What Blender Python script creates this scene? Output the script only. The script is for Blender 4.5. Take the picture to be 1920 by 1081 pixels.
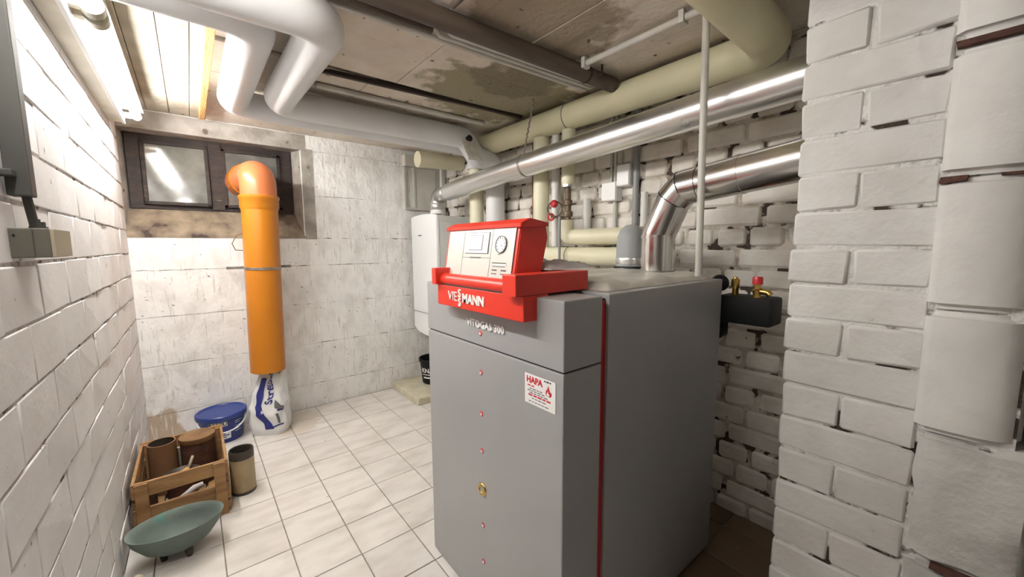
import bpy, bmesh, math, random
from mathutils import Vector, Matrix, noise
random.seed(7)
PI = math.pi
for o in list(bpy.data.objects): bpy.data.objects.remove(o)
S = bpy.context.scene
COL = S.collection

# ------------------------------------------------------------------ camera, world, exposure
cam_d = bpy.data.cameras.new('camera'); cam = bpy.data.objects.new('camera', cam_d); COL.objects.link(cam)
cam_d.sensor_width = 36.0; cam_d.lens = 734.0/1920.0*36.0; cam_d.clip_start = 0.02; cam_d.clip_end = 50
_vx = Vector((1863-960, -(455-540.5), -734.0)); _vy = Vector((356-960, -(463-540.5), -734.0))
_y = _vy.normalized(); _x = (_vx - _y*_vx.dot(_y)).normalized(); _z = _x.cross(_y)
cam.matrix_world = Matrix(((_x.x, _x.y, _x.z, 0), (_y.x, _y.y, _y.z, 0), (_z.x, _z.y, _z.z, 1.15), (0, 0, 0, 1)))
S.camera = cam
W = bpy.data.worlds.new('world'); S.world = W; W.use_nodes = True
W.node_tree.nodes['Background'].inputs[0].default_value = (0.9, 0.92, 1.0, 1)
W.node_tree.nodes['Background'].inputs[1].default_value = 0.02
S.view_settings.view_transform = 'Standard'; S.view_settings.look = 'None'
S.view_settings.gamma = 1.0; S.view_settings.use_curve_mapping = False
S.view_settings.exposure = 0.30
TUBE = 122.0; TUBE_FILL = 76.0          # brightness of the far tube and the dimmer, unseen near tube lit as fill
# fill light added behind the camera, no lamp known there
hl = bpy.data.lights.new('passage_fill', 'AREA'); hl.shape = 'RECTANGLE'; hl.size = 0.12; hl.size_y = 1.1
hl.energy = 0.5; hl.color = (1.0, 0.93, 0.82)
hlo = bpy.data.objects.new('passage_fill', hl); COL.objects.link(hlo); hlo.location = (0.45, -0.85, 1.86)

# ------------------------------------------------------------------ materials
def _n(nt, t, **kw):
    n = nt.nodes.new(t)
    for k, v in kw.items(): setattr(n, k, v)
    return n
def srgb(h):
    r = [int(h[i:i+2], 16)/255 for i in (0, 2, 4)]
    return tuple(c/12.92 if c <= .04045 else ((c+.055)/1.055)**2.4 for c in r)
MATS = {}
def mat(name, c, rough=.7, metal=0.0, c2=None, scale=8.0, lo=.35, hi=.65, bump=0.0, bscale=40.0, spots=None, stretch=(1, 1, 1),
        rnd=0.0, rvar=0.0, coat=0.0, spec=.5, blob=None, emit=0.0, detail=6.0, spots2=None):
    """colour c broken up by c2 through noise; spots=(colour, threshold, scale); blob=(centre, radius, colour)"""
    m = bpy.data.materials.new(name); m.use_nodes = True; nt = m.node_tree
    b = nt.nodes['Principled BSDF']; L = nt.links.new
    b.inputs['Roughness'].default_value = rough; b.inputs['Metallic'].default_value = metal
    b.inputs['Coat Weight'].default_value = coat; b.inputs['Specular IOR Level'].default_value = spec
    geo = _n(nt, 'ShaderNodeNewGeometry'); mp = _n(nt, 'ShaderNodeMapping'); mp.inputs['Scale'].default_value = stretch
    L(geo.outputs['Position'], mp.inputs['Vector'])
    cur = None
    def mix(a, bcol, fac, mode='MIX'):
        x = _n(nt, 'ShaderNodeMix', data_type='RGBA', blend_type=mode)
        if isinstance(fac, float): x.inputs[0].default_value = fac
        else: L(fac, x.inputs[0])
        for v, s in ((a, x.inputs[6]), (bcol, x.inputs[7])):
            if isinstance(v, tuple): s.default_value = (*v[:3], 1)
            else: L(v, s)
        return x.outputs[2]
    def ns(sc, det=6.0, vec=None, dist=0.0):
        t = _n(nt, 'ShaderNodeTexNoise'); t.inputs['Scale'].default_value = sc; t.inputs['Detail'].default_value = det
        t.inputs['Distortion'].default_value = dist
        L(vec if vec else mp.outputs[0], t.inputs['Vector']); return t.outputs[0]
    def ramp(v, a, bb):
        r = _n(nt, 'ShaderNodeMapRange'); r.inputs[1].default_value = a; r.inputs[2].default_value = bb
        L(v, r.inputs[0]); return r.outputs[0]
    cur = c
    if c2: cur = mix(cur, c2, ramp(ns(scale, detail), lo, hi))
    if blob:
        for cen, rad, bc in blob:
            v = _n(nt, 'ShaderNodeVectorMath', operation='DISTANCE'); L(geo.outputs['Position'], v.inputs[0]); v.inputs[1].default_value = cen
            a = _n(nt, 'ShaderNodeMath', operation='MULTIPLY_ADD'); L(ns(9.0, 5.0), a.inputs[0]); a.inputs[1].default_value = -rad*1.3; L(v.outputs['Value'], a.inputs[2])
            cur = mix(cur, bc, ramp(a.outputs[0], rad*.38, rad*.22))
    for sp in (spots, spots2):
        if sp:
            vec = None
            if len(sp) > 3:
                m2 = _n(nt, 'ShaderNodeMapping'); m2.inputs['Scale'].default_value = sp[3]; L(geo.outputs['Position'], m2.inputs['Vector']); vec = m2.outputs[0]
            cur = mix(cur, sp[0], ramp(ns(sp[2], 5.0, vec), sp[1], sp[1]+.04))
    if rnd:
        oi = _n(nt, 'ShaderNodeObjectInfo'); r = _n(nt, 'ShaderNodeMapRange'); L(oi.outputs['Random'], r.inputs[0])
        r.inputs[3].default_value = 1-rnd; r.inputs[4].default_value = 1+rnd*.3
        cur = mix(cur, r.outputs[0], 1.0, 'MULTIPLY')
    if isinstance(cur, tuple): b.inputs['Base Color'].default_value = (*cur[:3], 1)
    else: L(cur, b.inputs['Base Color'])
    if rvar:
        r = _n(nt, 'ShaderNodeMapRange'); L(ns(scale*1.7, 4.0), r.inputs[0]); r.inputs[3].default_value = max(0, rough-rvar); r.inputs[4].default_value = rough+rvar
        L(r.outputs[0], b.inputs['Roughness'])
    if bump:
        bp = _n(nt, 'ShaderNodeBump'); bp.inputs['Strength'].default_value = bump; bp.inputs['Distance'].default_value = .01
        L(ns(bscale, 8.0), bp.inputs['Height']); L(bp.outputs[0], b.inputs['Normal'])
    if emit:
        b.inputs['Emission Color'].default_value = (*c, 1); b.inputs['Emission Strength'].default_value = emit
    MATS[name] = m; return m

mat('brick_paint_cool', (.80, .79, .785), .6, c2=(.72, .70, .69), scale=6, bump=.13, bscale=45, spots=((.30, .25, .21), .70, 30), rnd=.06)
mat('mortar_paint_cool', (.60, .58, .56), .85, c2=(.36, .33, .31), scale=25, lo=.38, hi=.68, bump=1.0, bscale=60, spots=((.08, .06, .05), .585, 24))
mat('brick_paint_warm', (.88, .845, .785), .65, c2=(.66, .61, .54), scale=7, bump=.45, bscale=38, spots=((.23, .16, .11), .70, 17), rnd=.10)
mat('mortar_warm', (.66, .61, .54), .85, c2=(.36, .30, .24), scale=14, lo=.45, hi=.62, bump=1.0, bscale=50, spots=((.06, .04, .03), .54, 13))
mat('pier_paint', (.84, .825, .80), .65, c2=(.70, .675, .64), scale=6, bump=.4, bscale=38, spots=((.30, .24, .2), .735, 24), rnd=.05)
mat('pier_mortar', (.80, .78, .75), .85, c2=(.64, .61, .57), scale=18, lo=.5, hi=.75, bump=1.0, bscale=55, spots=((.05, .03, .022), .56, 11))
mat('jamb_paint', (.88, .865, .83), .6, c2=(.72, .70, .67), scale=5, bump=.22, bscale=35)
mat('jamb_rough', (.66, .65, .62), .85, c2=(.42, .42, .40), scale=7, lo=.42, hi=.7, bump=1.0, bscale=22, spots=((.14, .11, .1), .68, 16))
mat('back_wall_paint', (.88, .865, .84), .75, c2=(.68, .655, .62), scale=9, lo=.45, hi=.8, bump=1.0, bscale=20, stretch=(1.3, 1, .9),
    spots=((.27, .23, .19), .665, 44, (.8, 1, 1.3)), spots2=((.68, .65, .61), .615, 20, (5.0, 1, .4)),
    blob=[((-.245, 3.02, .04), .15, (.50, .40, .30))])
mat('back_joint', (.80, .78, .75), .85, c2=(.14, .11, .09), scale=11, lo=.46, hi=.56, bump=.8, bscale=50)
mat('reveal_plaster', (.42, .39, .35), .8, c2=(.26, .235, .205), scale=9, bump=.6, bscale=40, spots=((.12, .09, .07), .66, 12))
mat('sill_concrete', (.27, .215, .15), .85, c2=(.12, .09, .065), scale=9, lo=.38, hi=.62, bump=.7, bscale=40, spots=((.05, .035, .03), .62, 9))
mat('ceiling_concrete', (.76, .685, .59), .85, c2=(.63, .555, .465), scale=5, bump=.5, bscale=45, spots=((.13, .10, .075), .67, 22),
    blob=[((1.32, 1.66, 1.9), .42, (.30, .265, .17)), ((1.22, 1.45, 1.9), .22, (.20, .17, .11)), ((1.02, 1.10, 1.9), .30, (.36, .30, .22))], rnd=.04)
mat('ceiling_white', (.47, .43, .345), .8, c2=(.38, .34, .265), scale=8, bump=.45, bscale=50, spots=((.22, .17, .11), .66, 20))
mat('ceiling_gap', (.10, .08, .062), .9, c2=(.28, .24, .19), scale=20, bump=.4)
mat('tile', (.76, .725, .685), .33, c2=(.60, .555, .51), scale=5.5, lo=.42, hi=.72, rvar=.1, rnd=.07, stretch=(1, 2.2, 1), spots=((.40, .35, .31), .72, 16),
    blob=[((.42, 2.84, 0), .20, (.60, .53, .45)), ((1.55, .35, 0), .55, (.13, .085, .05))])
mat('grout', (.20, .175, .155), .9, c2=(.30, .27, .24), scale=30)
mat('boiler_grey', (.365, .365, .368), .36, metal=.1, c2=(.342, .342, .345), scale=3, rvar=.05, bump=.015, bscale=300, spots=((.29, .29, .29), .78, 7))
mat('seam_black', (.01, .01, .01), .6)
mat('strip_red', (.42, .008, .014), .4)
mat('panel_red', (.66, .035, .018), .36, spec=.45)
mat('panel_silver', (.62, .61, .56), .38, metal=.15)
mat('lcd', (.62, .64, .74), .2)
mat('lcd_frame', (.70, .70, .74), .3)
mat('white_plastic', (.80, .80, .79), .35)
mat('black_print', (.02, .02, .022), .5)
mat('grey_print', (.12, .12, .125), .5)
mat('red_print', (.55, .02, .03), .5)
mat('white_print', (.88, .88, .86), .5)
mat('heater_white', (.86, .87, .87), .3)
mat('heater_shaded_side', (.62, .63, .61), .4)  # darker copy of the heater white, side shade put into the colour
mat('jacket_grey', (.74, .745, .75), .42, c2=(.69, .695, .70), scale=4, bump=.06, bscale=10)
mat('jacket_cream', (.78, .745, .55), .45, c2=(.70, .665, .48), scale=4, bump=.08, bscale=14)
mat('jacket_olive', (.74, .70, .48), .5, c2=(.67, .63, .43), scale=4, bump=.08, bscale=14)
mat('steel', (.80, .79, .77), .19, metal=1.0, c2=(.62, .61, .59), scale=5, rvar=.05)
mat('alu', (.86, .86, .855), .30, metal=1.0, c2=(.78, .78, .77), scale=4, rvar=.07)
mat('flex_alu', (.66, .66, .64), .35, metal=1.0)
mat('orange_pvc', (.52, .185, .009), .36, c2=(.46, .155, .008), scale=3, stretch=(1, 1, .3))
mat('orange_elbow', (.56, .17, .065), .3)
mat('zinc', (.36, .35, .33), .45, metal=.8, c2=(.22, .2, .18), scale=30)
mat('frame_wood', (.034, .019, .014), .6, c2=(.012, .007, .006), scale=12, stretch=(1, 1, 4), bump=.5, bscale=50, spots=((.20, .17, .14), .70, 20))
mat('wood_strip', (.56, .34, .13), .7, c2=(.40, .22, .08), scale=12, stretch=(4, .6, 1), bump=.4, bscale=40)
mat('crate_wood', (.40, .23, .095), .7, c2=(.28, .145, .055), scale=9, stretch=(1, 3, 5), bump=.35, bscale=50, spots=((.14, .07, .03), .70, 14), rnd=.15)
mat('rust', (.11, .045, .024), .9, c2=(.05, .022, .014), scale=14, bump=.7, bscale=40)
mat('rust_lid', (.25, .14, .06), .85, c2=(.15, .075, .032), scale=14, bump=.4, bscale=40)
mat('clay', (.20, .10, .045), .8, c2=(.14, .065, .03), scale=8, bump=.2, bscale=40)
mat('stoneware', (.42, .33, .19), .5, c2=(.30, .22, .12), scale=6)
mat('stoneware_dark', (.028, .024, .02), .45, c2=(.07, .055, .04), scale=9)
mat('bowl_copper', (.17, .22, .195), .6, c2=(.105, .13, .113), scale=6, bump=.25, bscale=30, spots=((.08, .25, .20), .64, 8))
mat('blue_plastic', (.012, .035, .20), .33)
mat('blue_print', (.016, .022, .17), .5)
mat('bag_white', (.80, .80, .79), .45, c2=(.70, .70, .69), scale=7, bump=.25, bscale=16)
mat('black_plastic', (.007, .007, .008), .6, spec=.25)
mat('foam', (.66, .62, .48), .85, c2=(.52, .47, .34), scale=10, bump=.5, bscale=50)
mat('box_shaded', (.13, .12, .095), .6, c2=(.10, .092, .075), scale=8)  # shade on the face turned from the tube, put into the colour
mat('box_beige', (.36, .325, .23), .55)
mat('conduit_dark', (.055, .056, .05), .6, c2=(.04, .04, .036), scale=6)
mat('conduit_grey', (.27, .275, .275), .45)
mat('conduit_light', (.60, .585, .535), .45, c2=(.50, .48, .43), scale=6)
mat('conduit_brown', (.055, .038, .027), .6, c2=(.10, .075, .055), scale=7, stretch=(.5, 3, 3))
mat('copper_dark', (.18, .085, .05), .5, metal=.5)
mat('brass', (.62, .42, .12), .25, metal=1.0)
mat('valve_dark', (.10, .075, .055), .55, metal=.3, c2=(.20, .14, .09), scale=30, bump=.4)
mat('handle_red', (.50, .02, .025), .35)
mat('pipe_white', (.74, .73, .70), .45)
mat('batten_paint', (.70, .67, .57), .5, c2=(.58, .54, .44), scale=8)
mat('batten_rust', (.40, .27, .15), .7, c2=(.60, .50, .36), scale=26, bump=.5)
mat('socket_olive', (.20, .19, .13), .5)
mat('tube_glow', (1.0, .985, .96), .4, emit=TUBE)
mat('tube_fill', (1.0, .98, .95), .4, emit=TUBE_FILL)  # second tube out of view, lit dimmer to brighten the near wall
mat('insulation', (.62, .59, .53), .45, metal=.15, c2=(.44, .41, .36), scale=9, bump=.9, bscale=18)
mat('foam_grey', (.36, .37, .37), .6, c2=(.30, .31, .31), scale=8, bump=.15)
mat('rag', (.66, .63, .63), .85, c2=(.48, .45, .46), scale=12, bump=.4)
mat('torn_fleece', (.84, .82, .77), .9, c2=(.66, .62, .55), scale=20, bump=.8)
mat('rail_dark', (.028, .016, .012), .7)
mat('glass_dust_reflect', (.17, .165, .15), .10, c2=(.09, .088, .08), scale=9, spec=.6)  # grey base stands for dust plus the ceiling reflection painted in
mat('night', (.004, .004, .005), .9)
mat('floor_slab', (.22, .18, .14), .9, c2=(.15, .12, .09), scale=6)
mat('plaster_plain', (.62, .59, .54), .85, c2=(.54, .51, .46), scale=4, bump=.3)
mat('void_black', (.012, .011, .011), .5)
mat('chain', (.34, .30, .26), .5, metal=.7)
mat('dial', (.30, .32, .42), .3)

# ------------------------------------------------------------------ builders
def place(o, name, parent):
    COL.objects.link(o)
    if parent: o.parent = parent
    return o
def rootloc(p):
    v = Vector((0, 0, 0))
    while p: v += p.location; p = p.parent
    return v
def obj(name, bm, m, parent=None, smooth=False, kind=None):
    """link a bmesh (in world coordinates) as ONE mesh object"""
    if parent: bmesh.ops.translate(bm, verts=bm.verts, vec=-rootloc(parent))
    bmesh.ops.recalc_face_normals(bm, faces=bm.faces)
    me = bpy.data.meshes.new(name); bm.to_mesh(me); bm.free()
    me.materials.append(MATS[m])
    if smooth:
        me.polygons.foreach_set('use_smooth', [True]*len(me.polygons))
        if smooth is not True: me.set_sharp_from_angle(angle=math.radians(smooth))
    o = bpy.data.objects.new(name, me); place(o, name, parent)
    if kind: o['kind'] = kind
    return o
def thing(name, label, cat, loc=(0, 0, 0), group=None):
    o = bpy.data.objects.new(name, None); o.empty_display_size = .05; COL.objects.link(o); o.location = loc
    return tag(o, label, cat, group)
def tag(o, label, cat, group=None):
    o['label'] = label; o['category'] = cat
    if group: o['group'] = group
    return o
def struct(name, bm, m, smooth=False):
    o = obj(name, bm, m, None, smooth); o['kind'] = 'structure'; return o
def tz(o, z):  # (kept for one-mesh things: move the origin to the base point z)
    z = Vector(z); o.data.transform(Matrix.Translation(-z)); o.location = z; return o
def box(x0, x1, y0, y1, z0, z1, bev=0.0, seg=2, bm=None):
    n = bmesh.new()
    bmesh.ops.create_cube(n, size=1.0)
    for v in n.verts: v.co = Vector((x0+(v.co.x+.5)*(x1-x0), y0+(v.co.y+.5)*(y1-y0), z0+(v.co.z+.5)*(z1-z0)))
    if bev: bmesh.ops.bevel(n, geom=n.edges[:], offset=bev, segments=seg, affect='EDGES', profile=.6)
    return join(bm, n)
def join(bm, n):
    if bm is None: return n
    me = bpy.data.meshes.new('t'); n.to_mesh(me); n.free(); bm.from_mesh(me); bpy.data.meshes.remove(me); return bm
def prism(pts, a, b, axis='Y', bm=None, bev=0.0):
    """polygon pts extruded from a to b; axis Y: pts=(x,z); X: pts=(y,z); Z: pts=(x,y)"""
    n = bmesh.new()
    f = {'Y': lambda p, t: (p[0], t, p[1]), 'X': lambda p, t: (t, p[0], p[1]), 'Z': lambda p, t: (p[0], p[1], t)}[axis]
    A = [n.verts.new(f(p, a)) for p in pts]; B = [n.verts.new(f(p, b)) for p in pts]
    n.faces.new(A); n.faces.new(B[::-1])
    for i in range(len(pts)):
        j = (i+1) % len(pts); n.faces.new((A[i], A[j], B[j], B[i]))
    bmesh.ops.recalc_face_normals(n, faces=n.faces)
    if bev: bmesh.ops.bevel(n, geom=n.edges[:], offset=bev, segments=2, affect='EDGES')
    return join(bm, n)
def fillet(pts, r, n=8):
    P = [Vector(p) for p in pts]; out = [P[0]]
    for i in range(1, len(P)-1):
        a, b, c = P[i-1], P[i], P[i+1]
        u = (a-b); v = (c-b); lu, lv = u.length, v.length; u.normalize(); v.normalize()
        ang = u.angle(v)
        if ang > 3.1: out.append(b); continue
        t = min(r/math.tan(ang/2), lu*.49, lv*.49)
        p0, p1 = b+u*t, b+v*t
        for k in range(n+1):
            s = k/n; out.append((1-s)**2*p0 + 2*s*(1-s)*b + s*s*p1)
    out.append(P[-1]); return out
def tube(pts, r, seg=20, caps=True, bm=None, radii=None):
    P = [Vector(p) for p in pts]; n = bmesh.new(); rings = []
    t0 = (P[1]-P[0]).normalized(); up = Vector((0, 0, 1)) if abs(t0.z) < .9 else Vector((1, 0, 0))
    nx = t0.cross(up).normalized()
    for i, p in enumerate(P):
        if i == 0: t = t0
        elif i == len(P)-1: t = (P[i]-P[i-1]).normalized()
        else: t = ((P[i+1]-P[i]).normalized()+(P[i]-P[i-1]).normalized()).normalized()
        nx = (nx - t*nx.dot(t)).normalized(); ny = t.cross(nx)
        rr = radii[i] if radii else r
        if 0 < i < len(P)-1:
            c = (P[i+1]-P[i]).normalized().dot((P[i]-P[i-1]).normalized())
        rings.append([n.verts.new(p + nx*rr*math.cos(2*PI*k/seg) + ny*rr*math.sin(2*PI*k/seg)) for k in range(seg)])
    for a, b in zip(rings, rings[1:]):
        for k in range(seg): n.faces.new((a[k], a[(k+1) % seg], b[(k+1) % seg], b[k]))
    if caps: n.faces.new(rings[0][::-1]); n.faces.new(rings[-1])
    return join(bm, n)
def lathe(prof, c=(0, 0, 0), seg=28, bm=None, sx=1.0, sy=1.0):
    """profile of (radius, z) turned about a vertical axis through c"""
    n = bmesh.new(); rings = []
    for r, z in prof:
        if r < 1e-5: rings.append([n.verts.new((c[0], c[1], c[2]+z))])
        else: rings.append([n.verts.new((c[0]+r*sx*math.cos(2*PI*k/seg), c[1]+r*sy*math.sin(2*PI*k/seg), c[2]+z)) for k in range(seg)])
    for a, b in zip(rings, rings[1:]):
        if len(a) == 1 and len(b) == 1: continue
        for k in range(seg):
            j = (k+1) % seg
            if len(a) == 1: n.faces.new((a[0], b[j], b[k]))
            elif len(b) == 1: n.faces.new((a[k], a[j], b[0]))
            else: n.faces.new((a[k], a[j], b[j], b[k]))
    return join(bm, n)
def torus(c, R, r, axis=(0, 0, 1), seg=24, rs=8, bm=None):
    n = bmesh.new(); q = Vector((0, 0, 1)).rotation_difference(Vector(axis)); rings = []
    for i in range(seg):
        a = 2*PI*i/seg; rings.append([n.verts.new(Vector(c)+q @ Vector(((R+r*math.cos(2*PI*k/rs))*math.cos(a), (R+r*math.cos(2*PI*k/rs))*math.sin(a), r*math.sin(2*PI*k/rs)))) for k in range(rs)])
    for i in range(seg):
        a, b = rings[i], rings[(i+1) % seg]
        for k in range(rs): n.faces.new((a[k], b[k], b[(k+1) % rs], a[(k+1) % rs]))
    return join(bm, n)
def turn(bm, c, q):
    q = q.to_matrix().to_4x4() if not isinstance(q, Matrix) else q
    bmesh.ops.transform(bm, matrix=Matrix.Translation(Vector(c)) @ q @ Matrix.Translation(-Vector(c)), verts=bm.verts); return bm
def rot(ax, deg): return Matrix.Rotation(math.radians(deg), 4, ax)
def text_bm(body, size, ext=.001, bold=0.0, align='LEFT', spacing=1.0):
    cu = bpy.data.curves.new('txt', 'FONT'); cu.body = body; cu.size = size; cu.extrude = ext; cu.offset = bold; cu.align_x = align
    cu.space_character = spacing; cu.resolution_u = 3
    o = bpy.data.objects.new('txt', cu); COL.objects.link(o)
    dg = bpy.context.evaluated_depsgraph_get(); me = bpy.data.meshes.new_from_object(o.evaluated_get(dg))
    n = bmesh.new(); n.from_mesh(me); bpy.data.objects.remove(o); bpy.data.curves.remove(cu); bpy.data.meshes.remove(me)
    return n
FACE_LEFT = Matrix(((0, 0, -1, 0), (-1, 0, 0, 0), (0, 1, 0, 0), (0, 0, 0, 1)))   # lettering on a face that looks to -X
def put(bm, loc, M=FACE_LEFT):
    bmesh.ops.transform(bm, matrix=Matrix.Translation(Vector(loc)) @ M, verts=bm.verts); return bm
def rough(bm, amp, freq=6.0, seed=0.0):
    for v in bm.verts: v.co += noise.noise_vector(v.co*freq+Vector((seed, seed*1.7, 3.1)))*amp
    return bm
def brick_mesh(dx, dy, dz, bev, jit, m, seed):
    """one brick, origin at its centre, worn edges"""
    random.seed(seed)
    n = bmesh.new(); bmesh.ops.create_cube(n, size=1.0)
    for v in n.verts: v.co = Vector((v.co.x*dx, v.co.y*dy, v.co.z*dz)) + Vector([random.uniform(-jit, jit) for _ in range(3)])
    bmesh.ops.bevel(n, geom=n.edges[:], offset=bev, segments=1, affect='EDGES')
    for v in n.verts: v.co += Vector([random.uniform(-jit, jit)*.5 for _ in range(3)])
    big = sorted(n.faces, key=lambda f: -f.calc_area())[:6]
    for f in n.faces: f.smooth = f not in big
    me = bpy.data.meshes.new('brick'); n.to_mesh(me); n.free(); me.materials.append(MATS[m]); return me
def put_mesh(name, me, loc, parent):
    o = bpy.data.objects.new(name, me); COL.objects.link(o); o.parent = parent; o.location = Vector(loc)-rootloc(parent); return o

XL, XR, YB, ZC = -.262, 1.734, 3.025, 1.905
# ================================================================== THE SETTING
floor = struct('floor', box(-.45, 1.95, -1.35, 3.35, -.12, -.004), 'grout')
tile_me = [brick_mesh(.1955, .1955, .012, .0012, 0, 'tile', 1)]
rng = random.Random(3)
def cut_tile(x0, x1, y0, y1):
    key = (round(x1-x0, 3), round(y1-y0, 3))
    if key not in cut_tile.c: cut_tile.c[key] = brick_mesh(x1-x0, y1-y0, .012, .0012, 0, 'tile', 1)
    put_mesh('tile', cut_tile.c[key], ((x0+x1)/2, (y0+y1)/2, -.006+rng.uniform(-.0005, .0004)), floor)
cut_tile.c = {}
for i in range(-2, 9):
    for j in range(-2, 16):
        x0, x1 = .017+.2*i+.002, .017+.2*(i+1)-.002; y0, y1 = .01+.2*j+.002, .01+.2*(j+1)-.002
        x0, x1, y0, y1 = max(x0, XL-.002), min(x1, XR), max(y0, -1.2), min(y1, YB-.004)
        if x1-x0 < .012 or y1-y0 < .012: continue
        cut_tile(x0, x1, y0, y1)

# ---- left wall of painted blocks
wl = struct('wall_left', box(XL-.25, XL-.0025, -1.35, YB+.12, -.05, ZC+.02), 'mortar_paint_cool')
lb = [brick_mesh(.05, .2462, .1170, .003, .0020, 'brick_paint_cool', s) for s in range(6)]
lbh = {}
rng = random.Random(11)
for k in range(-11, 6):
    z0 = 1.241+.1225*k; z1 = min(z0+.1225, ZC)
    if z1 <= .01: continue
    off = 1.592 if k % 2 == 0 else 1.47
    off += rng.uniform(-.012, .012)
    for n in range(-6, 7):
        y0, y1 = off+.25*n+.002, off+.25*(n+1)-.002
        if y1 < .2 or y0 > YB-.02: continue
        full = y1 <= YB and z0 >= 0 and z0+.1225 <= ZC
        if full: me = lb[rng.randrange(6)]; c = (XL-.025+rng.uniform(-.001, .001), (y0+y1)/2, z0+.0613)
        else:
            y1 = min(y1, YB-.002); za = max(z0, 0)+.004; zb = min(z0+.1225, ZC)-.004
            key = (round(y1-y0, 3), round(zb-za, 3))
            if key not in lbh: lbh[key] = brick_mesh(.05, y1-y0, zb-za, .004, .002, 'brick_paint_cool', 3)
            me = lbh[key]; c = (XL-.025, (y0+y1)/2, (za+zb)/2)
        put_mesh('brick', me, c, wl)

# ---- back wall, board-marked painted concrete, with the window recess
wb = box(XL-.25, XR+.2, YB+.003, YB+.012+.10, -.05, 1.205)                       # below the recess
box(.625, XR+.2, YB+.006, YB+.112, 1.2, ZC+.02, bm=wb); box(XL-.25, .63, YB+.006, YB+.112, 1.80, ZC+.02, bm=wb)
wall_back = struct('wall_back', wb, 'back_joint')
rng = random.Random(5)
zs = [-.01, .168, .462, .748, 1.018, 1.208]
xsplit = [[XL-.01, .65, XR], [XL-.01, .035, .46, XR], [XL-.01, .04, .235, XR], [XL-.01, .045, XR], [XL-.01, .30, XR]]
panels = [(x0, x1, zs[i], zs[i+1]) for i in range(5) for x0, x1 in zip(xsplit[i], xsplit[i][1:])]
panels += [(.622, XR, 1.208, 1.50), (.622, XR, 1.50, 1.80), (.622, XR, 1.80, ZC), (XL-.01, .622, 1.802, ZC)]
for x0, x1, z0, z1 in panels:
    n = max(4, int((x1-x0)/.03)); g = .0016
    lo_ = [(x0+.0003+(x1-x0-.0006)*i/n, z0+g+noise.noise(Vector((x0*7+i*.9, z0*31, 1)))*.0045) for i in range(n+1)]
    hi_ = [(x0+.0003+(x1-x0-.0006)*i/n, z1-g+noise.noise(Vector((x0*7+i*.9, z1*31, 1)))*.0045) for i in range(n+1)]
    b = prism(lo_+hi_[::-1], YB-rng.uniform(0, .002), YB+.03, 'Y')
    obj('panel', b, 'back_wall_paint', wall_back)
# window recess: sill, soffit, jamb
sill = struct('trim_1', prism([(YB-.004, 1.205), (YB-.002, 1.222), (3.14, 1.372), (3.18, 1.372), (3.18, 1.205)], XL-.06, .63, 'X'), 'sill_concrete')
soff = struct('trim_2', prism([(YB-.002, 1.80), (3.20, 1.798), (3.20, 1.90), (YB-.002, 1.90)], XL-.06, .66, 'X'), 'reveal_plaster')
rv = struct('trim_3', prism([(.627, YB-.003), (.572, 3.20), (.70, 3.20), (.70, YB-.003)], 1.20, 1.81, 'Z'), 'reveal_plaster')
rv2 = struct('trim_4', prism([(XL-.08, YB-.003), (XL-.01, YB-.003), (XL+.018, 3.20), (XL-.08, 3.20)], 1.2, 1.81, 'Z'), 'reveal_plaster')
win = struct('window_1', box(XL-.05, .60, 3.205, 3.22, 1.30, 1.82), 'night')
def wbar(name, x0, x1, z0, z1, y0=3.135, y1=3.20, parent=win): return obj(name, rough(box(x0, x1, y0, y1, z0, z1, .004), .0015, 20), 'frame_wood', parent)
fr = wbar('window_frame', -.245, -.185, 1.372, 1.798); wbar('window_frame', .515, .585, 1.372, 1.798)
wbar('window_frame', -.245, .585, 1.762, 1.80, 3.137, 3.199); wbar('window_frame', -.245, .585, 1.372, 1.408, 3.137, 3.199)
wbar('mullion', .128, .195, 1.38, 1.795, 3.128, 3.195)
# tilted left sash with its pane, fixed right pane
def sash(x0, x1, z0, z1, tx, tz_):
    c = ((x0+x1)/2, 3.135, (z0+z1)/2)
    M = rot('Z', tz_) @ rot('X', tx)
    w = .02
    s = obj('sash', turn(join(box(x0, x1, 3.122, 3.142, z1-w, z1, .003), join(box(x0, x1, 3.122, 3.142, z0, z0+w, .003), join(box(x0, x0+w, 3.122, 3.142, z0, z1, .003), box(x1-w, x1, 3.122, 3.142, z0, z1, .003)))), c, M), 'frame_wood', win)
    obj('pane', turn(box(x0+w*.8, x1-w*.8, 3.131, 3.135, z0+w*.8, z1-w*.8), c, M), 'glass_dust_reflect', s)
sash(-.183, .128, 1.398, 1.765, -2.0, -2.0)
sash(.192, .515, 1.398, 1.765, 0.0, 0.0)

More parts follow.
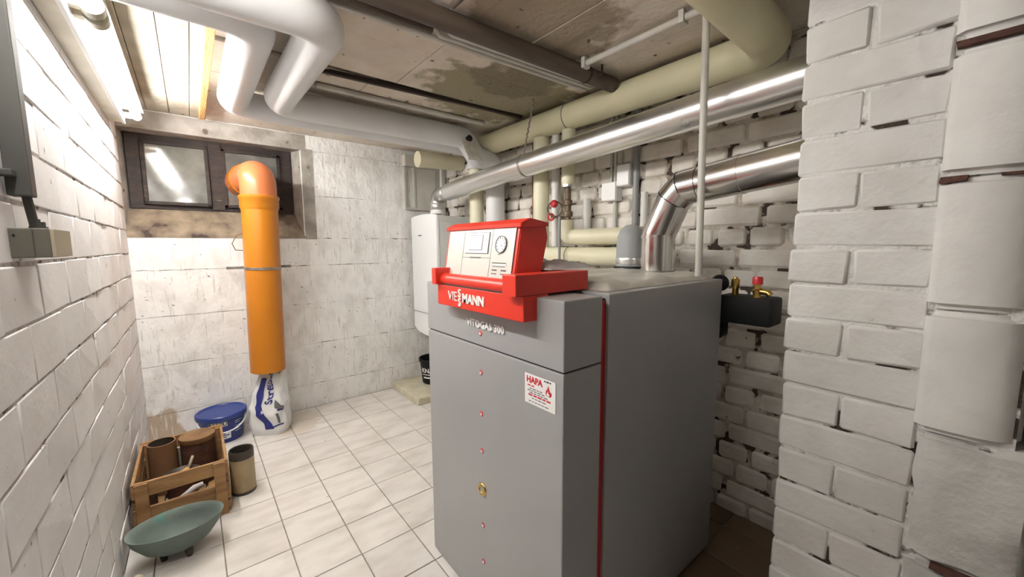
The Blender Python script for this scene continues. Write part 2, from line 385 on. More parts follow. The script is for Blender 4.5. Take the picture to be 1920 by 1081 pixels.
# ---- right wall: painted bricks, header and stretcher courses
wr = struct('wall_right', box(XR+.010, XR+.25, -.2, YB+.12, -.05, ZC+.02), 'mortar_warm')
hb = [brick_mesh(.06, .117, .0725, .011, .0035, 'brick_paint_warm', 20+s) for s in range(6)]
sb = [brick_mesh(.06, .241, .0725, .010, .0035, 'brick_paint_warm', 40+s) for s in range(6)]
rng = random.Random(21)
kinds = 'HSHHSSHSHHSSHSHSSHHSHSHS'
hidden = bmesh.new(); nvis = 0
for k in range(-14, 10):
    z0 = 1.136+.083*k
    if z0 < -.05 or z0+.083 > ZC+.03: continue
    head = kinds[k+14] == 'H'; st = .131 if head else .2525; off = {0: .06, 1: .01, 2: .11}[k % 3] + rng.uniform(-.02, .02)
    y = .306+off-st
    while y < YB-.06:
        c = (XR+.03+rng.uniform(-.004, .003), y+st/2, z0+.0415+rng.uniform(-.002, .002)); y += st+rng.uniform(-.004, .004)
        if c[1]-st/2 < .30: continue
        me = (hb if head else sb)[rng.randrange(6)]
        if (c[2] < .93 and c[1] > 1.05) or c[1] > 2.55:
            t = bmesh.new(); t.from_mesh(me); bmesh.ops.translate(t, verts=t.verts, vec=c); join(hidden, t); continue
        put_mesh('brick', me, c, wr); nvis += 1
o = obj('brickwork', hidden, 'brick_paint_warm', wr); o['kind'] = 'stuff'
print('right wall bricks', nvis)

# ---- brick pier at the end of the partition, and the block jamb beside it
PX = 1.12
wp = struct('wall_partition', box(PX+.0055, XR+.02, .07, .298, -.05, ZC+.02), 'pier_mortar')
pb = {}
rng = random.Random(33)
for k in range(-14, 10):
    z0 = 1.14+.083*k
    if z0 < -.03 or z0 > ZC: continue
    zt = min(z0+.083, ZC)
    spl = [(.070, .189), (.195, .305)] if k % 2 == 1 else [(.070, .306)]
    for a, b in spl:
        d = .235 if (b > .25) else .11
        dz = zt-z0-.0052
        if dz < .02: continue
        key = (round(b-a, 3), round(dz, 3), rng.randrange(4))
        if key not in pb: pb[key] = brick_mesh(.22, key[0], key[1], .0055, .0024, 'pier_paint', 60+len(pb))
        put_mesh('brick', pb[key], (PX+.11+rng.uniform(-.003, .003), (a+b)/2+rng.uniform(-.003, .004), z0+.0415-(.083-(zt-z0))/2), wp)
    # returns of the courses along the far side of the partition
    x = PX+.235
    while x < XR-.05 and zt-z0 > .05:
        key = ('r', round(zt-z0-.0095, 3), rng.randrange(3))
        if key not in pb: pb[key] = brick_mesh(.238, .10, key[1], .010, .0035, 'brick_paint_warm', 90+len(pb))
        put_mesh('brick', pb[key], (x+.12, .254, z0+.0415-(.083-(zt-z0))/2), wp); x += .25
JX = 1.106
wj = struct('wall_jamb', box(JX+.02, 1.40, -.055, .078, -.05, ZC+.02), 'pier_mortar')
jz = [-.02, .26, .505, .775, 1.022, 1.272, 1.507, 1.76, ZC+.01]
for i in range(8):
    z0, z1 = jz[i]+.002, jz[i+1]-.002
    if i == 5: z1 -= .006
    if i == 6: z0 += .008
    y1 = .074 if i > 2 else .066
    pts = [(JX, y1-.012), (JX+.012, y1), (1.38, y1), (1.38, -.062), (JX+.05, -.062), (JX+.018, -.050), (JX+.004, -.028), (JX, -.005)]
    if i < 3: pts = [(JX+.006, y1-.014), (JX+.016, y1), (1.38, y1), (1.38, -.085), (JX+.03, -.085), (JX+.008, -.075)]
    b = prism(pts, z0, z1, 'Z')
    bmesh.ops.bevel(b, geom=[e for e in b.edges if abs(e.verts[0].co.z-e.verts[1].co.z) < 1e-6], offset=.012, segments=3, affect='EDGES')
    if i < 3:
        bmesh.ops.subdivide_edges(b, edges=[e for e in b.edges if e.calc_length() > .05], cuts=5, use_grid_fill=True); rough(b, .007, 22, i)
    obj('block', b, 'jamb_paint' if i > 2 else 'jamb_rough', wj, 50)
mat('raw_brick', (.115, .05, .035), .9, c2=(.05, .025, .018), scale=30, bump=.8)
for y0, y1, z0, z1 in ((-.05, .072, 1.503, 1.513), (.040, .073, 1.262, 1.274), (-.035, .0, 1.266, 1.272), (-.03, .03, .497, .507)):
    obj('exposed_brick', rough(box(JX+.003, JX+.05, y0, y1, z0, z1, .002), .004, 60), 'raw_brick', wj)
# the passage the camera stands in
struct('wall_rear', box(-.5, 1.6, -1.45, -1.3, -.05, ZC+.02), 'plaster_plain')
dark_leaf = struct('dark_leaf_1', box(1.165, 1.21, -1.0, -.088, 0, ZC-.003, .002), 'void_black')  # invented dark leaf that keeps the unlit opening black
tag_h = obj('leaf_handle', tube([(1.165, -.93, .98), (1.115, -.93, .98), (1.115, -.82, .98)], .009, 10), 'zinc', dark_leaf, True)
struct('wall_passage', box(1.30, 1.45, -1.45, -.062, -.05, ZC+.02), 'plaster_plain')

# ---- ceiling: concrete panels, white boards on the lamp side
ceil = struct('ceiling', box(-.5, XR+.25, -1.45, YB+.2, ZC+.012, ZC+.15), 'ceiling_gap')
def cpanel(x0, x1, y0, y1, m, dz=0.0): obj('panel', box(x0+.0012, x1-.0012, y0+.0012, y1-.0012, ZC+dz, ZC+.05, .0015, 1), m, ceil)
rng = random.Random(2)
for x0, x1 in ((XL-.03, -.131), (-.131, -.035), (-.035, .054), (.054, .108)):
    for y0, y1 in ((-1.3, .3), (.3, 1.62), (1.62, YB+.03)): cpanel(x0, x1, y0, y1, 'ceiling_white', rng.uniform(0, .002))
for y0, y1, xs in ((1.255, 1.505, (.108, .803, 1.22, XR)), (1.505, 1.835, (.108, .803, 1.55, XR)), (1.875, 2.20, (.108, .70, 1.30, XR)), (2.20, 2.62, (.108, .9, XR)), (2.62, YB+.03, (.108, .7, 1.28, XR))):
    for a, b in zip(xs, xs[1:]): cpanel(a, b, y0, y1, 'ceiling_concrete', rng.uniform(0, .003))
for a, b in ((.108, .45), (.45, .70), (.70, .805), (.805, 1.055), (1.055, 1.152), (1.152, 1.42), (1.42, XR)):
    for y0, y1 in ((-1.3, .05), (.05, 1.255)): cpanel(a, b, y0, y1, 'ceiling_concrete', rng.uniform(0, .004))
tag(tz(obj('ceiling_rail', turn(box(.42, 1.57, 1.846, 1.866, ZC-.012, ZC+.006), (1.0, 1.856, 0), rot('Z', -3.6)), 'rail_dark'), (1, 1.856, ZC-.012)), 'dark brown steel rail let into the concrete ceiling', 'rail')
tag(tz(obj('wooden_batten', rough(box(.092, .122, 1.53, 2.94, ZC-.028, ZC, .004), .002, 9), 'wood_strip'), (.1, 2, ZC-.028)), 'yellowish wooden strip on the ceiling edging the white boards', 'batten')

# ================================================================== LAMP
lamp = thing('fluorescent_lamp', 'long fluorescent lamp with bare glowing tubes high on the white block wall', 'lamp', (XL, 1.6, 1.77))
obj('batten', box(XL, XL+.05, .42, 2.785, 1.765, 1.835, .003), 'batten_paint', lamp)
obj('batten_lip', box(XL+.048, XL+.060, .42, 2.775, 1.757, 1.80, .002), 'white_plastic', lamp)
obj('reflector', box(XL+.05, XL+.086, .5, 2.75, 1.824, 1.827), 'batten_rust', lamp)
obj('light_shield', prism([(XL+.085, 1.824), (XL+.131, 1.819), (XL+.131, 1.821), (XL+.085, 1.827)], .5, 2.76, 'Y'), 'batten_paint', lamp)  # wing added over the tubes to hold direct light off the ceiling
for y0, y1, mt in ((1.675, 2.755, 'tube_glow'), (.50, 1.58, 'tube_fill')):
    obj('tube', tube([(XL+.105, y0, 1.797), (XL+.105, y1, 1.797)], .0175, 20), mt, lamp, 60)
for y0, y1, r in ((1.640, 1.678, .027), (1.575, 1.612, .027), (2.752, 2.772, .016), (.478, .502, .022)):
    s = obj('socket', tube([(XL+.105, y0, 1.797), (XL+.105, y1, 1.797)], r, 20), 'socket_olive' if r > .02 else 'white_plastic', lamp, 60)
    obj('socket_arm', box(XL+.045, XL+.105, y0+.004, y1-.004, 1.785, 1.812, .002), 'batten_paint', s)

# ================================================================== BOILER
BX, BY0, BY1, BXr = .639, .597, 1.257, 1.452
boiler = thing('gas_boiler', 'large grey gas boiler with red control panel standing on the tiled floor', 'boiler', (1.05, .93, 0))
obj('lower_front_cover', box(BX, .776, BY0, BY1, .012, .8545, .004), 'boiler_grey', boiler)
uf = obj('upper_front_cover', box(BX, .776, BY0, BY1, .8585, 1.025, .004), 'boiler_grey', boiler)
obj('cover_gap', box(BX+.006, .775, BY0+.006, BY1-.006, .854, .859), 'seam_black', boiler)
obj('red_strip', box(.776, .802, BY0+.010, BY1-.010, .012, 1.012), 'strip_red', boiler)
obj('casing', box(.802, BXr, BY0, BY1, .012, 1.028, .004), 'boiler_grey', boiler)
obj('top_slot', box(.776, .803, BY0+.012, BY1-.012, 1.012, 1.016), 'seam_black', boiler)
obj('plinth', box(BX+.03, BXr-.03, BY0+.03, BY1-.03, 0, .02), 'seam_black', boiler)
for z in (.895, .777, .650, .533, .291, .169):
    p = obj('plug', turn(lathe([(0, .0015), (.0055, .0015), (.009, 0), (.009, -.004)], (BX, .929, z), 16), (BX, .929, z), rot('Y', -90)), 'handle_red', boiler, True)
    obj('slot', box(BX-.0024, BX-.001, .925, .932, z-.004, z+.003), 'white_print', p)
sg = obj('sight_glass', turn(lathe([(.011, .002), (.012, .005), (.018, .005), (.020, 0), (.02, -.004)], (BX, .929, .410), 24), (BX, .929, .410), rot('Y', -90)), 'brass', boiler, True)
obj('glass', turn(lathe([(0, .003), (.012, .003)], (BX, .929, .410), 24), (BX, .929, .410), rot('Y', -90)), 'box_beige', sg)
# sticker
st = obj('sticker', box(BX-.0012, BX+.0005, .6215, .730, .7525, .829), 'white_print', boiler)
def on_sticker(bm, y, z, m): return obj('print', put(bm, (BX-.0016, y, z)), m, st)
on_sticker(text_bm('HAPA', .0225, .0003, .0008), .7235, .808, 'red_print')
rng = random.Random(9)
def bars(y0, z, n, w, h, m):
    b = None; y = y0
    for _ in range(n):
        l = w*rng.uniform(.6, 1.4); b = box(BX-.0018, BX-.0011, y-l, y, z, z+h, bm=b); y -= l+w*.35
    obj('print', b, m, st)
bars(.7195, .799, 2, .011, .003, 'red_print'); bars(.6595, .8225, 3, .007, .0035, 'black_print'); bars(.712, .792, 4, .009, .0022, 'grey_print')
bars(.7195, .7865, 5, .010, .0022, 'grey_print'); bars(.712, .781, 5, .011, .0022, 'grey_print'); bars(.716, .7745, 5, .011, .004, 'red_print')
bars(.703, .7675, 4, .010, .002, 'grey_print'); bars(.715, .759, 6, .010, .002, 'grey_print')
fl = bmesh.new(); fv = [(0, 0), (.009, .001), (.012, .008), (.008, .015), (.0065, .011), (.003, .020), (-.001, .028), (-.003, .019), (-.008, .013), (-.009, .006), (-.006, .001)]
fl.faces.new([fl.verts.new((x, y, 0)) for x, y in fv]); on_sticker(fl, .645, .789, 'red_print')
fl = bmesh.new(); fl.faces.new([fl.verts.new((x*.45, y*.45, 0)) for x, y in fv]); obj('print', put(fl, (BX-.0021, .646, .7905)), 'white_print', st)
obj('lettering', put(text_bm('VITOGAS 300', .0305, .0022, .0007, spacing=1.02), (BX-.0015, .996, .912)), 'white_print', uf)
# control unit
lip = obj('control_lip', box(.596, BX+.04, .687, 1.100, .968, 1.031, .003), 'panel_red', boiler)
obj('lip_top_line', box(.597, BX, .692, 1.096, 1.030, 1.0345, .001), 'seam_black', lip)
lt = text_bm('VIE', .040, .0012, -.0004); put(lt, (.5945, 1.033, .9885)); obj('lettering', lt, 'white_print', lip)
obj('lettering', put(text_bm('S', .034, .0012, .0006), (.5945, .9755, 1.0015)), 'white_print', lip)
obj('lettering', put(text_bm('S', .034, .0012, .0006), (.5945, .9755, .9755)), 'white_print', lip)
obj('lettering', put(text_bm('MANN', .036, .0012, .0012), (.5945, .953, .9885)), 'white_print', lip)
tray = prism([(.572, .687), (.828, .687), (.828, 1.100), (.578, 1.100), (.578, 1.078), (.615, 1.078), (.64, 1.05), (.64, .74), (.615, .738), (.572, .738)], 1.032, 1.036, 'Z')
box(.572, .828, .687, .738, 1.033, 1.082, .003, bm=tray); box(.578, .828, 1.078, 1.104, 1.033, 1.082, .003, bm=tray); box(.80, .828, .70, 1.09, 1.033, 1.080, .003, bm=tray)
obj('control_tray', tray, 'panel_red', boiler)
obj('hinge_roll', tube([(.612, .739, 1.047), (.612, 1.077, 1.047)], .019, 20), 'panel_red', boiler, 50)
hx0, hz0, hx1, hz1 = .632, 1.050, .658, 1.200           # foot and head of the sloping front
hs = obj('control_housing', prism([(hx0-.004, hz0), (hx1-.004, hz1), (hx1+.012, hz1+.012), (hx1+.085, hz1+.005), (hx1+.092, 1.17), (hx0+.085, 1.045)], .762, 1.118, 'Y', bev=.003), 'panel_red', boiler)
# the raised roof edge
obj('roof_edge', prism([(hx1-.012, hz1-.004), (hx1-.012, hz1+.006), (hx1+.02, hz1+.020), (hx1+.086, hz1+.010), (hx1+.086, hz1)], .754, 1.124, 'Y', bev=.0015), 'panel_red', hs)
def P(u, v, d=0.0):      # point on the sloping front, u across (0 left..1 right), v up, d outward
    n = Vector((-(hz1-hz0), 0, (hx1-hx0))).normalized(); y = 1.106 + (.774-1.106)*u
    return Vector((hx0-.004+(hx1-hx0)*v, y, hz0+(hz1-hz0)*v)) + n*d
def plate(name, u0, u1, v0, v1, d, m, t=.002):
    b = bmesh.new(); A = [b.verts.new(P(u, v, d)) for u, v in ((u0, v0), (u1, v0), (u1, v1), (u0, v1))]; B = [b.verts.new(P(u, v, d-t)) for u, v in ((u0, v0), (u1, v0), (u1, v1), (u0, v1))]
    b.faces.new(A); b.faces.new(B[::-1])
    for i in range(4): b.faces.new((A[i], A[(i+1) % 4], B[(i+1) % 4], B[i]))
    return obj(name, b, m, hs)
plate('back_plate', .0, 1, .06, .97, .0012, 'seam_black')
plate('face_plate', .004, .272, .065, .965, .003, 'panel_silver'); plate('face_plate', .278, .70, .44, .965, .003, 'panel_silver'); plate('face_plate', .278, .70, .065, .432, .003, 'panel_silver'); plate('face_plate', .706, .996, .065, .965, .003, 'panel_silver')
plate('display_border', .318, .667, .51, .91, .0045, 'grey_print', .002); plate('display_frame', .324, .661, .52, .90, .0055, 'lcd_frame', .003); plate('display_border', .376, .580, .572, .858, .0060, 'grey_print', .001); plate('display', .381, .575, .58, .85, .0067, 'lcd', .001)
plate('flap_grip', .40, .56, .425, .448, .0045, 'grey_print')
c = P(.835, .68, .003); nrm = Vector((-(hz1-hz0), 0, (hx1-hx0))).normalized(); q = Vector((0, 0, 1)).rotation_difference(nrm)
g = bmesh.new(); lathe([(.0215, 0), (.0215, .004), (.0235, .004), (.0235, 0)], c, 28, g); obj('gauge_ring', turn(g, c, q.to_matrix().to_4x4()), 'grey_print', hs, 40)
g = bmesh.new(); lathe([(0, .0025), (.0215, .0025)], c, 28, g); obj('gauge_face', turn(g, c, q.to_matrix().to_4x4()), 'white_plastic', hs)
for k in range(10):
    a = math.radians(-140+k*31); yy = Vector((0, -1, 0)); zz = nrm.cross(Vector((0, 1, 0))) * -1
    zz = Vector((hx1-hx0, 0, hz1-hz0)).normalized(); p0 = c+nrm*.003+(yy*math.sin(a)+zz*math.cos(a))*.0145; p1 = c+nrm*.003+(yy*math.sin(a)+zz*math.cos(a))*.0195
    obj('tick', tube([p0, p1], .0007, 4), 'black_print', hs)
obj('needle', tube([c+nrm*.0032, c+nrm*.0032+Vector((0, -.006, -.012))], .0008, 4), 'black_print', hs)
plate('label_line', .74, .92, .345, .36, .004, 'black_print'); plate('label_field', .75, .93, .31, .338, .004, 'white_plastic'); plate('label_line', .75, .91, .285, .297, .004, 'grey_print')
for u in (.75, .87):
    plate('button', u, u+.06, .215, .235, .0045, 'black_print'); plate('button_label', u-.005, u+.06, .15, .17, .004, 'grey_print')
plate('mark', .80, .83, .50, .512, .004, 'grey_print')
# crumpled insulation mat on the top
def blanket(x0, x1, y0, y1, z, amp, nx, ny, freq, seed, thick=.012):
    n = bmesh.new(); V = []
    for i in range(nx+1):
        row = []
        for j in range(ny+1):
            x = x0+(x1-x0)*i/nx; y = y0+(y1-y0)*j/ny
            e = min(i, nx-i, j, ny-j); h = thick*(0 if e == 0 else 1)
            h += (noise.fractal(Vector((x*freq, y*freq, seed)), .9, 2.2, 3)*.5+.5)*amp*min(1, e/2.5)
            jx = noise.noise(Vector((y*14, seed, 1)))*.012 if i in (0, nx) else 0; jy = noise.noise(Vector((x*14, 2, seed)))*.012 if j in (0, ny) else 0
            row.append(n.verts.new((x+jx, y+jy, z+max(h, .0005))))
        V.append(row)
    for i in range(nx):
        for j in range(ny): n.faces.new((V[i][j], V[i+1][j], V[i+1][j+1], V[i][j+1]))
    return n
obj('insulation_mat', blanket(.835, 1.435, .625, 1.235, 1.0285, .022, 34, 34, 7.5, 3.3), 'insulation', boiler, 60)

# crumpled paper lying on the tray corner
tag(tz(obj('crumpled_cloth', blanket(.735, .93, .745, .99, 1.083, .026, 22, 18, 17, 8.1, .004), 'rag', None, 55), (.8, .9, 1.078)), 'crumpled pale grey cloth lying behind the red control panel', 'cloth')

# ---- safety group at the back of the boiler
sgp = thing('pump_group', 'black insulated fitting with brass valves on top at the back of the grey boiler', 'boiler fitting', (1.50, .53, .9))
obj('insulation_shell', box(1.462, 1.58, .445, .625, .872, .968, .012), 'black_plastic', sgp, 40)
obj('connection_pipe', tube([(1.45, .612, .83), (1.50, .612, .83), (1.50, .612, .9)], .022, 14), 'black_plastic', sgp, 50)
obj('air_vent', lathe([(0, .068), (.008, .068), (.009, .062), (.014, .060), (.014, .03), (.011, .026), (.011, 0), (0, 0)], (1.50, .572, .966), 16), 'brass', sgp, 40)
sv = obj('safety_valve', join(lathe([(0, .05), (.010, .05), (.011, .03), (.016, .026), (.012, .012), (.014, 0), (0, 0)], (1.50, .502, .966), 16), tube([(1.50, .502, .99), (1.50, .47, .987), (1.50, .462, .978)], .011, 12)), 'brass', sgp, 40)
obj('cap', lathe([(0, .026), (.014, .026), (.016, .02), (.016, 0), (0, 0)], (1.50, .502, 1.013), 14), 'handle_red', sv, 40)
obj('gauge', turn(lathe([(0, .012), (.026, .012), (.03, .008), (.03, -.012), (0, -.012)], (1.49, .622, 1.01), 22), (1.49, .622, 1.01), rot('Z', 25) @ rot('Y', -90)), 'black_plastic', sgp, 40)
obj('gauge_pipe', tube([(1.49, .622, .985), (1.49, .622, .955)], .008, 10), 'brass', sgp, True)

# ================================================================== FLUES
f2p = [(1.36, .797, 1.035), (1.36, .797, 1.187), (1.36, .742, 1.308), (1.36, .705, 1.348), (1.36, .31, 1.392)]
flue = thing('boiler_flue', 'thick shiny steel flue bending from the boiler top towards the white brick pier', 'flue pipe', (1.36, .797, 1.03))
def steel_seg(pts, r, m, parent, name): return obj(name, tube(pts, r, 28), m, parent, 40)
steel_seg(f2p[:2], .0605, 'steel', flue, 'flue_section'); steel_seg(f2p[1:3], .0605, 'steel', flue, 'flue_section'); steel_seg(f2p[2:4], .0605, 'steel', flue, 'flue_section'); steel_seg(f2p[3:], .0605, 'steel', flue, 'flue_section')
def ball(c, r): return lathe([(0, -r)]+[(r*math.cos(a), r*math.sin(a)) for a in [math.radians(d) for d in range(-75, 90, 15)]]+[(0, r)], c, 28)
for i in (1, 2, 3): obj('elbow', ball(f2p[i], .0603), 'steel', flue, True)
def band(p, d, r, w, m, parent, name='joint_band'):
    p = Vector(p); d = Vector(d).normalized(); return obj(name, tube([p-d*w/2, p+d*w/2], r, 28), m, parent, 40)
band((1.36, .797, 1.18), (0, 0, 1), .0635, .008, 'steel', flue); band((1.36, .797, 1.045), (0, 0, 1), .0645, .02, 'zinc', flue)
band(f2p[2], (0, -.3, .4), .0615, .003, 'seam_black', flue); band(f2p[3], (0, -.8, .3), .0615, .003, 'seam_black', flue); band((1.36, .645, 1.355), (0, -.395, .044), .0612, .002, 'seam_black', flue)
band((1.36, .52, 1.369), (0, -.395, .044), .0625, .010, 'steel', flue)

f1 = thing('heater_flue', 'long shiny aluminium flue pipe running from the wall heater along the white brick wall', 'flue pipe', (1.455, 2.62, 1.39))
steel_seg([(1.455, 2.50, 1.530), (1.455, 1.655, 1.585)], .059, 'alu', f1, 'flue_section'); steel_seg([(1.455, 1.655, 1.585), (1.455, .30, 1.648)], .0605, 'alu', f1, 'flue_section')
pts = []; rad = []
curve = fillet([(1.455, 2.655, 1.405), (1.455, 2.655, 1.518), (1.455, 2.49, 1.5305)], .10, 26)
for i, p in enumerate(curve): pts.append(p); rad.append(.054 if i % 2 else .0485)
obj('flexible_elbow', tube(pts, .05, 24, radii=rad), 'flex_alu', f1, True)
obj('collar', lathe([(.045, 0), (.053, 0), (.053, .03), (.047, .03)], (1.455, 2.655, 1.385), 24), 'white_plastic', f1, 40)
cl = band((1.455, 1.655, 1.585), (0, -.9, .05), .0625, .012, 'zinc', f1, 'hanger_clamp')
tag(tz(obj('hanging_wire', join(tube([(1.44, 1.66, 1.60+.02), (1.44, 1.655, 1.645)], .006, 8), tube([(1.44+.004*math.sin(i*2.1), 1.655-.08*(i/30), 1.64+(ZC-1.64)*i/30) for i in range(31)], .0045, 7)), 'chain'), (1.44, 1.6, ZC)), 'twisted wire hanging from the ceiling that carries the aluminium flue', 'wire')

# ================================================================== WALL HEATER
ht = thing('wall_heater', 'tall white wall-hung gas heater in the far corner', 'heater', (1.56, 2.76, .44))
obj('casing', box(1.41, 1.73, 2.548, 2.968, .455, 1.368, .008), 'heater_shaded_side', ht, 40)
fc = prism([(2.55, .63), (2.55, 1.372), (2.62, 1.383), (2.76, 1.388), (2.90, 1.383), (2.966, 1.372), (2.966, .63)], 1.385, 1.412, 'X', bev=.005)
fco = obj('front_cover', fc, 'heater_white', ht, 40)
obj('logo', box(1.3835, 1.386, 2.79, 2.845, 1.225, 1.234), 'grey_print', fco)
obj('lower_cover', prism([(2.55, .622), (2.55, .50), (2.62, .462), (2.76, .45), (2.90, .462), (2.966, .50), (2.966, .622)], 1.387, 1.412, 'X', bev=.004), 'heater_white', ht, 40)
obj('screw', lathe([(0, .001), (.006, 0)], (1.5, 2.547, 1.345), 10), 'grey_print', ht)
obj('side_trim', box(1.412, 1.72, 2.545, 2.55, 1.325, 1.365, .001), 'heater_shaded_side', ht)

# ================================================================== INSULATED PIPES
def pipe(name, label, pts, r, m, fr=.1, bands=(), cat='pipe', seg=24, group=None, nf=10):
    P_ = fillet(pts, fr, nf); base = P_[0]
    t = thing(name, label, cat, base, group)
    obj('jacket', tube(P_, r, seg), m, t, 50)
    for p, d, w, mm in bands: band(p, d, r+.0025, w, mm, t, 'jacket_band')
    return t
zp = 1.832
pipe('insulated_pipe', 'thick grey jacketed pipe bending twice below the ceiling, outer one nearest the window', [(-.25, 1.455, zp+.004), (.205, 1.455, zp), (.205, 2.35, zp), (1.60, 2.35, zp-.004), (1.60, 2.35, 1.68)], .062, 'jacket_grey', .10)
pipe('insulated_pipe', 'thick grey jacketed pipe bending twice below the ceiling, inner one ending in the right corner', [(-.25, 1.29, zp-.025), (.365, 1.29, zp-.025), (.365, 2.175, zp-.01), (1.40, 2.175, zp-.004), (1.475, 2.175, 1.725), (1.635, 2.175, 1.705), (1.635, 2.175, .30)], .064, 'jacket_grey', .10)
pipe('insulated_pipe', 'cream upright pipe coming down beside the white wall heater', [(1.60, 2.35, 1.68), (1.60, 2.35, .30)], .050, 'jacket_cream')
pipe('insulated_pipe', 'long thick cream jacketed pipe under the ceiling along the brick wall', [(1.60, 2.27, zp-.01), (1.60, .53, zp-.006), (.35, .50, zp+.005)], .066, 'jacket_olive', .09, bands=[((1.60, 1.47, zp-.008), (0, 1, 0), .004, 'zinc')])
pipe('insulated_pipe', 'short cream jacketed pipe stub in the far corner above the wall heater', [(1.345, 2.74, 1.785), (1.72, 2.74, 1.80)], .058, 'jacket_cream')
pipe('insulated_pipe', 'cream upright pipe turning level just above the boiler top', [(1.60, 1.685, 1.756), (1.60, 1.685, 1.093), (1.60, 1.02, 1.093)], .046, 'jacket_cream', .06, bands=[((1.60, 1.685, 1.68), (0, 0, 1), .004, 'box_beige'), ((1.60, 1.46, 1.093), (0, 1, 0), .004, 'box_beige')])
pipe('insulated_pipe', 'cream level pipe lying above the lower one behind the boiler', [(1.60, 1.485, 1.285), (1.60, 1.485, 1.193), (1.60, 1.02, 1.193)], .041, 'jacket_cream', .06)
pipe('insulated_pipe', 'short cream pipe piece hanging above the dark valve', [(1.60, 1.475, 1.756), (1.60, 1.475, 1.46)], .036, 'jacket_cream', bands=[((1.60, 1.475, 1.465), (0, 0, 1), .012, 'alu')])
vb = thing('gate_valve', 'dark corroded valve body with red hand wheels between cream pipes', 'valve', (1.60, 1.475, 1.27))
obj('valve_body', lathe([(.016, 0), (.016, .03), (.026, .035), (.026, .06), (.017, .065), (.017, .09), (.024, .095), (.024, .12), (.016, .125), (.016, .20)], (1.60, 1.475, 1.27), 14), 'valve_dark', vb, 40)
obj('hand_wheel', torus((1.545, 1.52, 1.345), .040, .0035, (.8, .6, .1), 26, 6), 'valve_dark', vb, True)
obj('wheel_hub', turn(lathe([(0, .012), (.018, .012), (.022, 0), (.018, -.012), (0, -.012)], (1.54, 1.52, 1.372), 14), (1.54, 1.52, 1.372), rot('Y', -80)), 'handle_red', vb, True)
w2 = obj('hand_wheel', torus((1.54, 1.545, 1.303), .016, .006, (.8, .5, .1), 20, 8), 'handle_red', vb, True)
obj('spindle', tube([(1.54, 1.545, 1.303), (1.60, 1.475, 1.30)], .006, 8), 'valve_dark', vb)
pipe('thin_pipe', 'pale upright pipe with couplings beside the dark valve', [(1.63, 1.60, 1.77), (1.63, 1.60, 1.142)], .022, 'pipe_white', bands=[((1.63, 1.60, 1.49), (0, 0, 1), .03, 'pipe_white'), ((1.63, 1.60, 1.18), (0, 0, 1), .03, 'pipe_white')], seg=16)
pipe('thin_pipe', 'thin dark rod standing beside the cream pipe elbow', [(1.52, 1.46, 1.30), (1.52, 1.46, 1.06)], .0075, 'conduit_grey', seg=10)
pipe('thin_pipe', 'thin rusty upright pipe left of the cream pipe', [(1.70, 1.86, 1.78), (1.70, 1.86, .95)], .009, 'copper_dark', seg=10)
pipe('thin_pipe', 'short white plastic pipe on the brick wall behind the level cream pipe', [(1.69, 1.42, 1.40), (1.69, 1.42, 1.18)], .022, 'pipe_white', seg=14, bands=[((1.69, 1.42, 1.33), (0, 0, 1), .06, 'pipe_white')])
pipe('thin_pipe', 'pale upright plastic pipe close behind the steel flue bend', [(1.70, 1.075, 1.40), (1.70, 1.075, 1.06)], .017, 'pipe_white', seg=12)
dm = thing('insulated_elbow', 'grey domed insulation cap on the boiler top beside the steel flue', 'pipe cap', (1.42, .955, 1.05))
obj('cap_shell', lathe([(0, .172), (.022, .168), (.042, .152), (.054, .125), (.058, .09), (.058, .0), (0, 0)], (1.42, .955, 1.062), 24), 'foam_grey', dm, 50)
obj('clip_ring', lathe([(.06, 0), (.061, .004), (.061, .02), (.06, .024)], (1.42, .955, 1.072), 24), 'alu', dm, 50)
obj('flange', lathe([(0, 0), (.068, 0), (.068, .012), (0, .012)], (1.42, .955, 1.048), 20), 'seam_black', dm, 50)
obj('side_branch', tube([(1.42, .955, 1.135), (1.58, 1.0, 1.135)], .045, 20), 'jacket_grey', dm, 50)

# ---- conduits and boxes on the right wall
pipe('conduit', 'dark grey upright conduit on the brick wall next to the small boxes', [(1.715, 1.133, 1.85), (1.715, 1.133, 1.02)], .0155, 'conduit_grey', seg=14, cat='conduit')
for y, l in ((1.285, 'left one of two'), (1.262, 'right one of two')):
    pipe('conduit', 'thin grey upright conduit entering the lower white junction box, '+l, [(1.722, y, 1.85), (1.722, y, 1.462)], .0075, 'conduit_light', seg=10, cat='conduit')
pipe('conduit', 'thin pale conduit entering the upper white junction box', [(1.722, 1.225, 1.85), (1.722, 1.225, 1.54)], .0075, 'conduit_light', seg=10, cat='conduit')
pipe('conduit', 'thin grey conduit leaving the lower white junction box downwards', [(1.722, 1.258, 1.385), (1.722, 1.258, 1.05)], .011, 'conduit_light', seg=10, cat='conduit')
def jbox(y0, y1, z0, z1, label):
    t = thing('junction_box', label, 'junction box', (XR, (y0+y1)/2, z0))
    o = obj('box_body', box(1.686, XR+.004, y0, y1, z0, z1, .004), 'white_plastic', t); obj('lid', box(1.680, 1.686, y0+.003, y1-.003, z0+.003, z1-.003, .002), 'white_plastic', t)
jbox(1.226, 1.318, 1.374, 1.468, 'lower white square junction box on the brick wall'); jbox(1.150, 1.226, 1.440, 1.545, 'upper white junction box touching the dark grey conduit')
